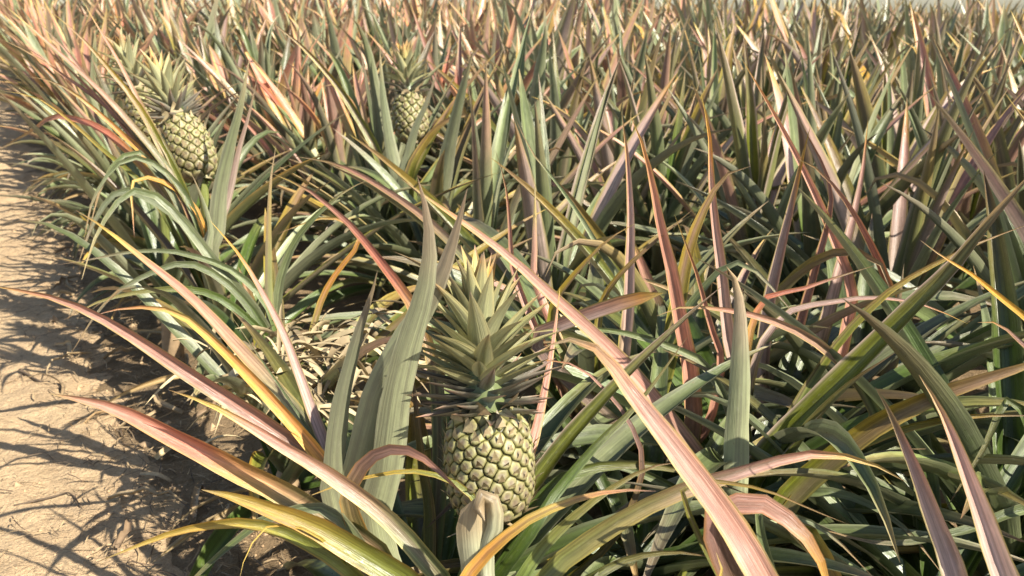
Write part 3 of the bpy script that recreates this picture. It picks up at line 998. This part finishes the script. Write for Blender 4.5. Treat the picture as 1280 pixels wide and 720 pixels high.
p2 = lambda *k, **q: hand_leaf(P2, *k, **q)
p2([(312, 72), (301, 130), (288, 180), (276, 232), (270, 290), (262, 330)], (2.5, 2.62), 31, 'gs', side=-1, fold=.3, tip=2.2, bright=.95)
p2([(322, 95), (312, 140), (298, 190), (285, 250), (266, 320)], (2.58, 2.64), 18, 'pu', side=-1, fold=.4)
for k, (pt, wd, stl) in enumerate([
    ([(0, 2), (45, 40), (95, 85), (150, 140), (215, 220), (250, 290)], 15, 'gp'),
    ([(10, 8), (60, 55), (110, 100), (165, 160), (225, 240)], 15, 'gs'),
    ([(0, 48), (40, 68), (80, 95), (140, 140), (210, 220), (245, 290)], 14, 'pk'),
    ([(30, 95), (60, 100), (95, 118), (150, 165), (215, 240)], 16, 'or'),
    ([(40, 20), (80, 60), (120, 110), (175, 175), (230, 260)], 16, 'gp'),
    ([(55, 58), (90, 90), (130, 130), (180, 190), (235, 280)], 15, 'pk'),
    ([(68, 18), (100, 45), (140, 90), (172, 130), (205, 190), (245, 280)], 18, 'ol'),
    ([(100, -5), (120, 30), (150, 80), (180, 140), (230, 240)], 14, 'gp'),
    ([(0, 113), (30, 118), (60, 130), (120, 180), (200, 260)], 10, 'yg'),
    ([(105, 300), (118, 245), (150, 203), (185, 200), (225, 235), (255, 300)], 14, 'gg'),
    ([(112, 285), (128, 230), (150, 198), (180, 195), (235, 280)], 15, 'gs'),
    ([(168, 297), (166, 262), (166, 228), (195, 224), (235, 250), (258, 300)], 13, 'or'),
    ([(98, 330), (112, 290), (135, 250), (160, 238), (210, 262), (250, 310)], 20, 'gg'),
]):
    p2(pt, (2.50 + .02 * (k % 3), 2.62), wd, stl, fold=.4, roll=rng.uniform(-25, 25), tip=2.2)
p2([(0, 184), (25, 172), (50, 157), (72, 145), (140, 170), (220, 270)], (2.9, 2.66), 13, 'rd', fold=.3, tip=3)
p2([(238, 214), (246, 232), (255, 255), (264, 290), (262, 330)], (2.52, 2.6), 17, 'gs', side=-1, fold=.4)
add_leaves(P2, 'near', random.Random(12), 26, 4, 7, .95, 3)
stem(P2, .2)
fruiting(P2, (252, 222), (221, 148), 2.70, .060, .23, 21, 124, 74, top_t=2.72)
add_leaves(P2B, 'left', random.Random(13), 24, 3, 7, .95, 2)
stem(P2B, .2)
fruiting(P2B, (200, 178), (174, 114), 3.02, .060, .22, 31, 100, 70)

p3 = lambda *k, **q: hand_leaf(P3, *k, **q)
p3([(475, 60), (477, 100), (483, 150), (492, 200), (500, 235)], (3.4, 3.5), 24, 'gs', side=-1, fold=.3, tip=2.2, bright=1.1)
p3([(548, 85), (535, 125), (520, 160), (510, 200), (505, 240)], (3.4, 3.5), 22, 'gg', side=-1, fold=.35, roll=15)
p3([(625, 60), (590, 100), (560, 140), (530, 190), (512, 240)], (3.45, 3.55), 18, 'ol', fold=.5, roll=-15)
p3([(330, 20), (380, 60), (420, 105), (450, 150), (480, 210)], (3.4, 3.5), 18, 'ol', fold=.5, roll=-15)
p3([(610, 140), (560, 150), (530, 180), (510, 230)], (3.4, 3.5), 20, 'ol', fold=.4)
add_leaves(P3, 'near', random.Random(14), 28, 5, 7, .95, 2)
stem(P3, .2)
fruiting(P3, (516, 176), (510, 118), 3.62, .062, .22, 41, 96, 66)

b1 = lambda *k, **q: hand_leaf(B1, *k, **q)
b1([(345, 182), (338, 230), (336, 290), (336, 360), (340, 420)], (2.05, 2.1), 17, 'ol', side=-1, fold=.4, bright=1.2)
b1([(72, 331), (110, 325), (170, 314), (230, 317), (300, 345), (345, 410)], (2.0, 2.1), 15, 'gg', fold=.5)
b1([(102, 350), (118, 300), (142, 258), (168, 238), (205, 252), (262, 320), (340, 430)], (1.95, 2.1), 22, 'gs', fold=.4)
b1([(90, 440), (130, 380), (180, 345), (240, 330), (300, 370), (340, 440)], (1.95, 2.1), 16, 'gg', fold=.4)
b1([(80, 400), (130, 375), (200, 362), (260, 366), (310, 400), (345, 450)], (1.95, 2.1), 17, 'dg', fold=.4)
b1([(460, 225), (430, 240), (390, 275), (360, 320), (345, 400)], (2.1, 2.15), 20, 'gs', fold=.5)
r4([(365, 195), (420, 205), (475, 233), (540, 280), (600, 345), (680, 460)], (2.3, 2.1), 20, 'gp', fold=.4)
b1([(345, 293), (390, 276), (420, 273), (450, 300), (400, 380)], (2.2, 2.2), 12, 'or', fold=.4)
add_leaves(B1, 'near', random.Random(15), 26, 4, 7, .85, 4)
stem(B1, .15)
for o in (A, B1, P2, P2B):
    add_droop(o, random.Random(int(o.location.y * 100)), 5)

# ------------------------------------------------------------------ the rest of the field
near_spots, far_spots = [], []
fr = random.Random(77)
hp = [np.array(o.location)[:2] for o in hand_plants]
for k in range(0, 18):
    for q in range(-10, 80):
        n_ = .48 + .82 * k + fr.uniform(-.09, .09)
        m_ = q * .36 + (k % 2) * .15 + fr.uniform(-.07, .07)
        p = ROW_N * n_ + ROW_D * m_
        if p[1] < .5 or p[1] > 17: continue
        ok = [proj((p[0] + dx, p[1], zz)) for zz in (.2, .8) for dx in (-.35, 0, .35)]
        ok = [o for o in ok if o and -20 < o[0] < 1300 and -60 < o[1] < 760]
        if not ok: continue
        d = proj((p[0], p[1], .2))[2]
        if d < 1.95: continue
        if any(np.linalg.norm(p - h) < .26 for h in hp): continue
        (near_spots if d < 5.6 else far_spots).append((d, p, k, n_, m_))
near_spots.sort(key=lambda t: t[0]); far_spots.sort(key=lambda t: t[0])
print('near plants', len(near_spots), 'far plants', len(far_spots))

G_PATH = 'fruitless plants in the row beside the path'
G_MID = 'fruitless plants crowded in the rows right of the big fruit'
G_LEFT = 'fruitless plants in the rows behind the leaning fruit'
G_FAR = 'distant plants under the skyline'
L_PATH = 'fruitless pineapple plant in the row along the path, grey-green leaves drooping over the sand'
L_MID = 'fruitless pineapple plant in the crowded rows to the right, upright leaves striped pink and olive'
L_LEFT = 'fruitless pineapple plant in the upper left rows, leaves tipped salmon pink and orange'
L_FAR = 'small distant pineapple plant below the skyline, narrow golden and pink leaves'

HUES = {'near': 'grey-green', 'left': 'pink-tipped grey-green', 'mid': 'olive and pink striped', 'gold': 'golden olive', 'farleft': 'salmon pink', 'fargold': 'golden and pink'}
COLS = ['at the left edge', 'left of the middle', 'just left of centre', 'just right of centre', 'right of the middle', 'towards the right', 'at the right edge']
seen = {}
npath = 0
ORD = ['first', 'second', 'third', 'fourth', 'fifth', 'sixth', 'seventh', 'eighth', 'ninth', 'tenth', 'eleventh', 'twelfth', 'thirteenth', 'fourteenth', 'fifteenth', 'sixteenth', 'seventeenth', 'eighteenth', 'nineteenth', 'twentieth']
for d, p, k, n_, m_ in near_spots:
    r = random.Random(int(d * 1e5))
    o = plant_empty(p[0], p[1], bed_z(p[0], p[1], n_, m_))
    x = proj((p[0], p[1], .5))[0]
    if k == 0:
        pal = 'near' if r.random() < .6 else 'left'
        tag(o, '%s fruitless plant along the path edge from the camera, leaves %s' % (ORD[npath], HUES[pal]), 'pineapple plant', G_PATH)
        npath += 1
        add_leaves(o, pal, r, 21, 1, 7, .84, 3)
        add_droop(o, r, 6)
        continue
    if x < 620:
        pal = r.choice(['left', 'left', 'farleft'] if d > 3.6 else ['left', 'near'] if d > 3.0 else ['left', 'near', 'near'])
        add_leaves(o, pal, r, 26, 0, 7, .98, 2)
    else:
        pal = r.choice(['mid', 'mid', 'gold'] if d < 4 else ['gold', 'mid'])
        add_leaves(o, pal, r, 25, 0, 7, 1.0, 1)
    key = COLS[int(min(6, max(0, x / 183)))]
    i = seen.get(key, 0); seen[key] = i + 1
    tag(o, '%s fruitless plant in the rows %s, leaves %s' % ('nearest' if i == 0 else ORD[i] + ' nearest', key, HUES[pal]), 'pineapple plant', G_LEFT if x < 620 else G_MID)

# far plants: one mesh each, eight shapes per colouring
FARM = {}


def far_geometry(pal, r, count=23, n=7, nv=4):
    V, F, C, U = [], [], [], []
    for i in range(count):
        f = i / (count - 1)
        v, fc, c, u = proto_grid(pal, min(6, int(7 * f)), r, n, nv, True)
        az = i * GOLD + r.uniform(-.2, .2)
        M = Matrix.Translation((0, 0, .22 - .16 * f)) @ Matrix.Rotation(az, 4, 'Z') @ Matrix.Rotation(r.uniform(-.12, .12), 4, 'X') @ Matrix.Scale(r.uniform(.85, 1.15), 4)
        k0 = len(V)
        V += [tuple(M @ Vector(q)) for q in v]
        F += [tuple(j + k0 for j in q) for q in fc]
        C += c; U += u
    return V, F, C, U


FARG = {}
for pal in ('farleft', 'mid', 'fargold'):
    FARG[pal] = [far_geometry(pal, rng) for _ in range(6)]
    FARM[pal] = [make_mesh('pineapple_plant', g[0], g[1], M_LEAF, g[2], g[3]) for g in FARG[pal]]

budget = 300 - len(near_spots) - len(hand_plants)
mass = ([], [], [], [])
for i, (d, p, k, n_, m_) in enumerate(far_spots):
    r = random.Random(int(d * 1e5))
    x = proj((p[0], p[1], .5))[0]
    pal = r.choice(['farleft', 'farleft', 'farleft', 'mid'] if x < 620 else ['fargold', 'fargold', 'mid'] if x > 860 else ['farleft', 'mid', 'fargold'])
    gi = r.randrange(6)
    M = Matrix.Translation((p[0], p[1], bed_z(p[0], p[1], n_, m_))) @ Matrix.Rotation(r.uniform(0, 6.28), 4, 'Z') @ Matrix.Scale(r.uniform(.9, 1.15), 4)
    if i < budget:
        o = link('pineapple_plant', FARM[pal][gi])
        o.matrix_world = M
        ck = COLS[int(min(6, max(0, x / 183)))]
        tag(o, 'far plant below the skyline %s, leaves mostly %s' % (ck, HUES[pal]), 'pineapple plant', G_FAR)
    else:
        V, F, C, U = FARG[pal][gi]
        k0 = len(mass[0])
        mass[0].extend(tuple(M @ Vector(q)) for q in V)
        mass[1].extend(tuple(j + k0 for j in q) for q in F)
        mass[2].extend(C); mass[3].extend(U)
if mass[0]:
    o = link('pineapple_field', make_mesh('pineapple_field', mass[0], mass[1], M_LEAF, mass[2], mass[3]))
    tag(o, 'farthest rows of pineapple plants merging into one mass at the skyline', 'pineapple field', kind='stuff')

# ------------------------------------------------------------------ litter
lr = random.Random(5)


def blade(P, w, fold, col, r, nv=3):
    n = len(P)
    N = np.tile(np.array((r.uniform(-.5, .5), r.uniform(-.5, .5), 1.0)), (n, 1))
    N = twist_normals(P, N / np.linalg.norm(N[0]), np.linspace(0, r.uniform(-2, 2), n))
    return leaf_grid(P, N, width_profile(n, w, 2), fold, lambda s, v: col, nv)


def join(parts, name, mat):
    V, F, C, U = [], [], [], []
    for v, f, c, u in parts:
        k0 = len(V)
        V += [tuple(q) for q in v]; F += [tuple(j + k0 for j in q) for q in f]; C += c; U += u
    return link(name, make_mesh(name, V, F, mat, C, U))


# the heap of bleached dry blades behind the fan
c0 = px(405, 395, 1.95)
parts = []
for i in range(190):
    b0 = c0 + np.array((lr.gauss(0, .12), lr.gauss(0, .11), lr.uniform(-.14, -.05)))
    az, el = lr.uniform(0, 6.28), lr.uniform(-.35, .35) if lr.random() < .85 else lr.uniform(.3, 1)
    ln = lr.uniform(.05, .16)
    dv = np.array((math.cos(az) * math.cos(el), math.sin(az) * math.cos(el), math.sin(el)))
    P = np.array([b0 + dv * ln * s + np.array((0, 0, -.05 * s * s)) for s in np.linspace(0, 1, 6)])
    parts.append(blade(P, lr.uniform(.006, .034), .6, mix((.56, .46, .27), (.24, .18, .10), lr.random()), lr))
o = join(parts, 'dry_leaf_heap', M_STRAW)
tag(o, 'tangled heap of bleached dry leaf blades behind the big grey upright leaves', 'dry leaves', kind='stuff')

# straw litter along the bed edge
parts = []
for i in range(3200):
    m_ = .9 + 5.6 * lr.random() ** 1.5; n_ = .27 + lr.gauss(0, .16)
    p = ROW_N * n_ + ROW_D * m_
    z = max(path_z(p[0], p[1], n_, m_), bed_z(p[0], p[1], n_, m_)) + lr.uniform(.001, .012)
    az, ln = lr.uniform(0, 6.28), lr.uniform(.02, .12)
    cu = lr.uniform(-.5, .5)
    P = np.array([(p[0] + math.cos(az + cu * s) * ln * s, p[1] + math.sin(az + cu * s) * ln * s, z + .012 * math.sin(3 * s) * lr.random()) for s in np.linspace(0, 1, 4)])
    parts.append(blade(P, lr.uniform(.0015, .006), .4, mix((.40, .29, .16), (.10, .065, .04), lr.random()), lr))
o = join(parts, 'straw_litter', M_STRAW)
tag(o, 'dry straw and leaf scraps littering the edge of the sandy path', 'straw', kind='stuff')

# clods and crumbs of earth
V, F, C = [], [], []
for i in range(2200):
    m_ = .9 + 5 * lr.random() ** 1.5; n_ = lr.uniform(-.5, .42)
    if n_ < .05 and lr.random() < .72: continue
    p = ROW_N * n_ + ROW_D * m_
    z = max(path_z(p[0], p[1], n_, m_), bed_z(p[0], p[1], n_, m_))
    s = lr.uniform(.002, .006) * (lr.uniform(2, 4) if lr.random() < .09 else 1)
    k0 = len(V)
    for dx, dy, dz in ((1, 0, 0), (-1, 0, 0), (0, 1, 0), (0, -1, 0), (0, 0, 1), (0, 0, -1)):
        q = s * lr.uniform(.6, 1.3)
        V.append((p[0] + dx * q, p[1] + dy * q, z + dz * q * .7))
        C.append(mix((.50, .34, .19), (.30, .20, .11), lr.random()))
    for t in ((0, 2, 4), (2, 1, 4), (1, 3, 4), (3, 0, 4), (2, 0, 5), (1, 2, 5), (3, 1, 5), (0, 3, 5)):
        F.append(tuple(k0 + j for j in t))
o = link('earth_crumbs', make_mesh('earth_crumbs', V, F, M_STRAW, C, smooth=False))
tag(o, 'loose crumbs of earth scattered on the path', 'earth crumbs', kind='stuff')


def on_path(x, y):
    """ground point seen at a photo pixel"""
    u, v = (x - 640) / F_PX, (y - 360) / F_PX
    t = (CAM_H - .004) / (SP + v * CP)
    return px(x, y, t)


for i in range(26):
    m_ = 1.0 + 4.6 * lr.random() ** 1.4; n_ = .20 + lr.gauss(0, .10)
    p = ROW_N * n_ + ROW_D * m_
    z = max(path_z(p[0], p[1], n_, m_), bed_z(p[0], p[1], n_, m_))
    az, ln, cu = lr.uniform(0, 6.28), lr.uniform(.10, .26), lr.uniform(-1.2, 1.2)
    P = np.array([(p[0] + math.cos(az + cu * q) * ln * q, p[1] + math.sin(az + cu * q) * ln * q, z + .006 + .035 * math.sin(3 * q) * lr.uniform(.3, 1)) for q in np.linspace(0, 1, 8)])
    v, f, c, u = blade(P, lr.uniform(.014, .034), .8, mix((.46, .35, .20), (.17, .11, .065), lr.random()), lr, 5)
    tag(link('dry_leaf', make_mesh('dry_leaf', v, f, M_STRAW, c, u)), 'curled brown dry leaf in the litter along the edge of the sandy path', 'dry leaf', 'dry leaves in the litter along the path')


# single dead leaves and twigs lying on the path
for lab, pts, w, col in [
    ('curled dry leaf lying on the earth under the red-edged leaf tip', [(150, 520), (120, 528), (98, 535), (85, 538)], .022, (.40, .28, .15)),
    ('pale dry leaf on the bed edge below the grey leaf with red edge', [(196, 580), (215, 570), (232, 558), (245, 548)], .026, (.52, .40, .22)),
    ('brown dry leaf bent upright by the yellow-green leaf', [(240, 660), (248, 625), (258, 600), (262, 570)], .024, (.40, .29, .17)),
    ('dry straw-coloured leaf along the shaded litter', [(175, 600), (200, 606), (225, 604), (240, 598)], .018, (.45, .34, .20)),
]:
    P = catmull([on_path(*q) + np.array((0, 0, .012 + .02 * math.sin(2.5 * i))) for i, q in enumerate(pts)], 9)
    v, f, c, u = blade(P, w, .7, col, lr, 5)
    tag(link('dry_leaf', make_mesh('dry_leaf', v, f, M_STRAW, c, u)), lab, 'dry leaf')
for lab, pts, w in [
    ('dark twig lying at the left of the path above the red leaf tip', [(25, 464), (45, 476), (62, 484), (78, 490)], .010),
    ('short dark twig in the shadow streak on the path', [(18, 634), (45, 628), (70, 622), (88, 618), (104, 640)], .006),
    ('small dark twig at the bottom left of the path', [(2, 697), (14, 701), (26, 703)], .008),
]:
    Pc = catmull([on_path(*q) + np.array((0, 0, .004)) for q in pts], 9)
    V, F, C = [], [], []
    for i, p in enumerate(Pc):
        rr = w * .5 * (1 - .5 * i / 8) * lr.uniform(.8, 1.2)
        t = Pc[min(8, i + 1)] - Pc[max(0, i - 1)]
        t /= np.linalg.norm(t)
        s = np.cross(t, (0, 0, 1)); s /= np.linalg.norm(s); up = np.cross(s, t)
        for j in range(6):
            aa = j * math.pi / 3
            V.append(p + s * math.cos(aa) * rr + up * math.sin(aa) * rr); C.append((.10, .07, .045))
    for i in range(8):
        for j in range(6):
            a_, b_ = i * 6 + j, i * 6 + (j + 1) % 6
            F.append((a_, b_, b_ + 6, a_ + 6))
    F.append(tuple(range(6))); F.append(tuple(range(48, 54)))
    tag(link('twig', make_mesh('twig', V, F, M_STRAW, C)), lab, 'twig')

# dark bush at the far end of the path
for (bx, by, bt, lab) in ((-14, 78, 15.0, 'dark bush in the top left corner at the far end of the path'),):
    c = px(bx, by, bt)
    root = bpy.data.objects.new('bush', None)
    root.location = (c[0] - .35, c[1], 0)
    COL.objects.link(root)
    tag(root, lab, 'bush')
    V, F, C, U = [], [], [], []
    for i in range(1500):
        th, u_, q = lr.uniform(0, 6.28), lr.uniform(-.3, 1), lr.random() ** .35
        rr = math.sqrt(1 - u_ * u_) * q
        p = np.array((math.cos(th) * rr * .8, math.sin(th) * rr * .8, .55 + u_ * q * .62)) * (1 + .15 * math.sin(th * 3))
        d1 = np.array((lr.gauss(0, 1), lr.gauss(0, 1), lr.gauss(0, .7))); d1 /= np.linalg.norm(d1)
        d2 = np.cross(d1, (lr.gauss(0, 1), lr.gauss(0, 1), 1)); d2 /= np.linalg.norm(d2)
        ln = lr.uniform(.05, .10)
        k0 = len(V)
        V += [tuple(p), tuple(p + d1 * ln * .5 + d2 * ln * .25), tuple(p + d1 * ln), tuple(p + d1 * ln * .5 - d2 * ln * .25)]
        F.append((k0, k0 + 1, k0 + 2, k0 + 3))
        cc = mix((.045, .07, .02), (.09, .075, .04), lr.random())
        C += [cc] * 4; U += [(0, 0), (0, 1), (1, 1), (1, 0)]
    link('foliage', make_mesh('foliage', V, F, M_LEAF, C, U), root)
    stem(root, .6, .04)
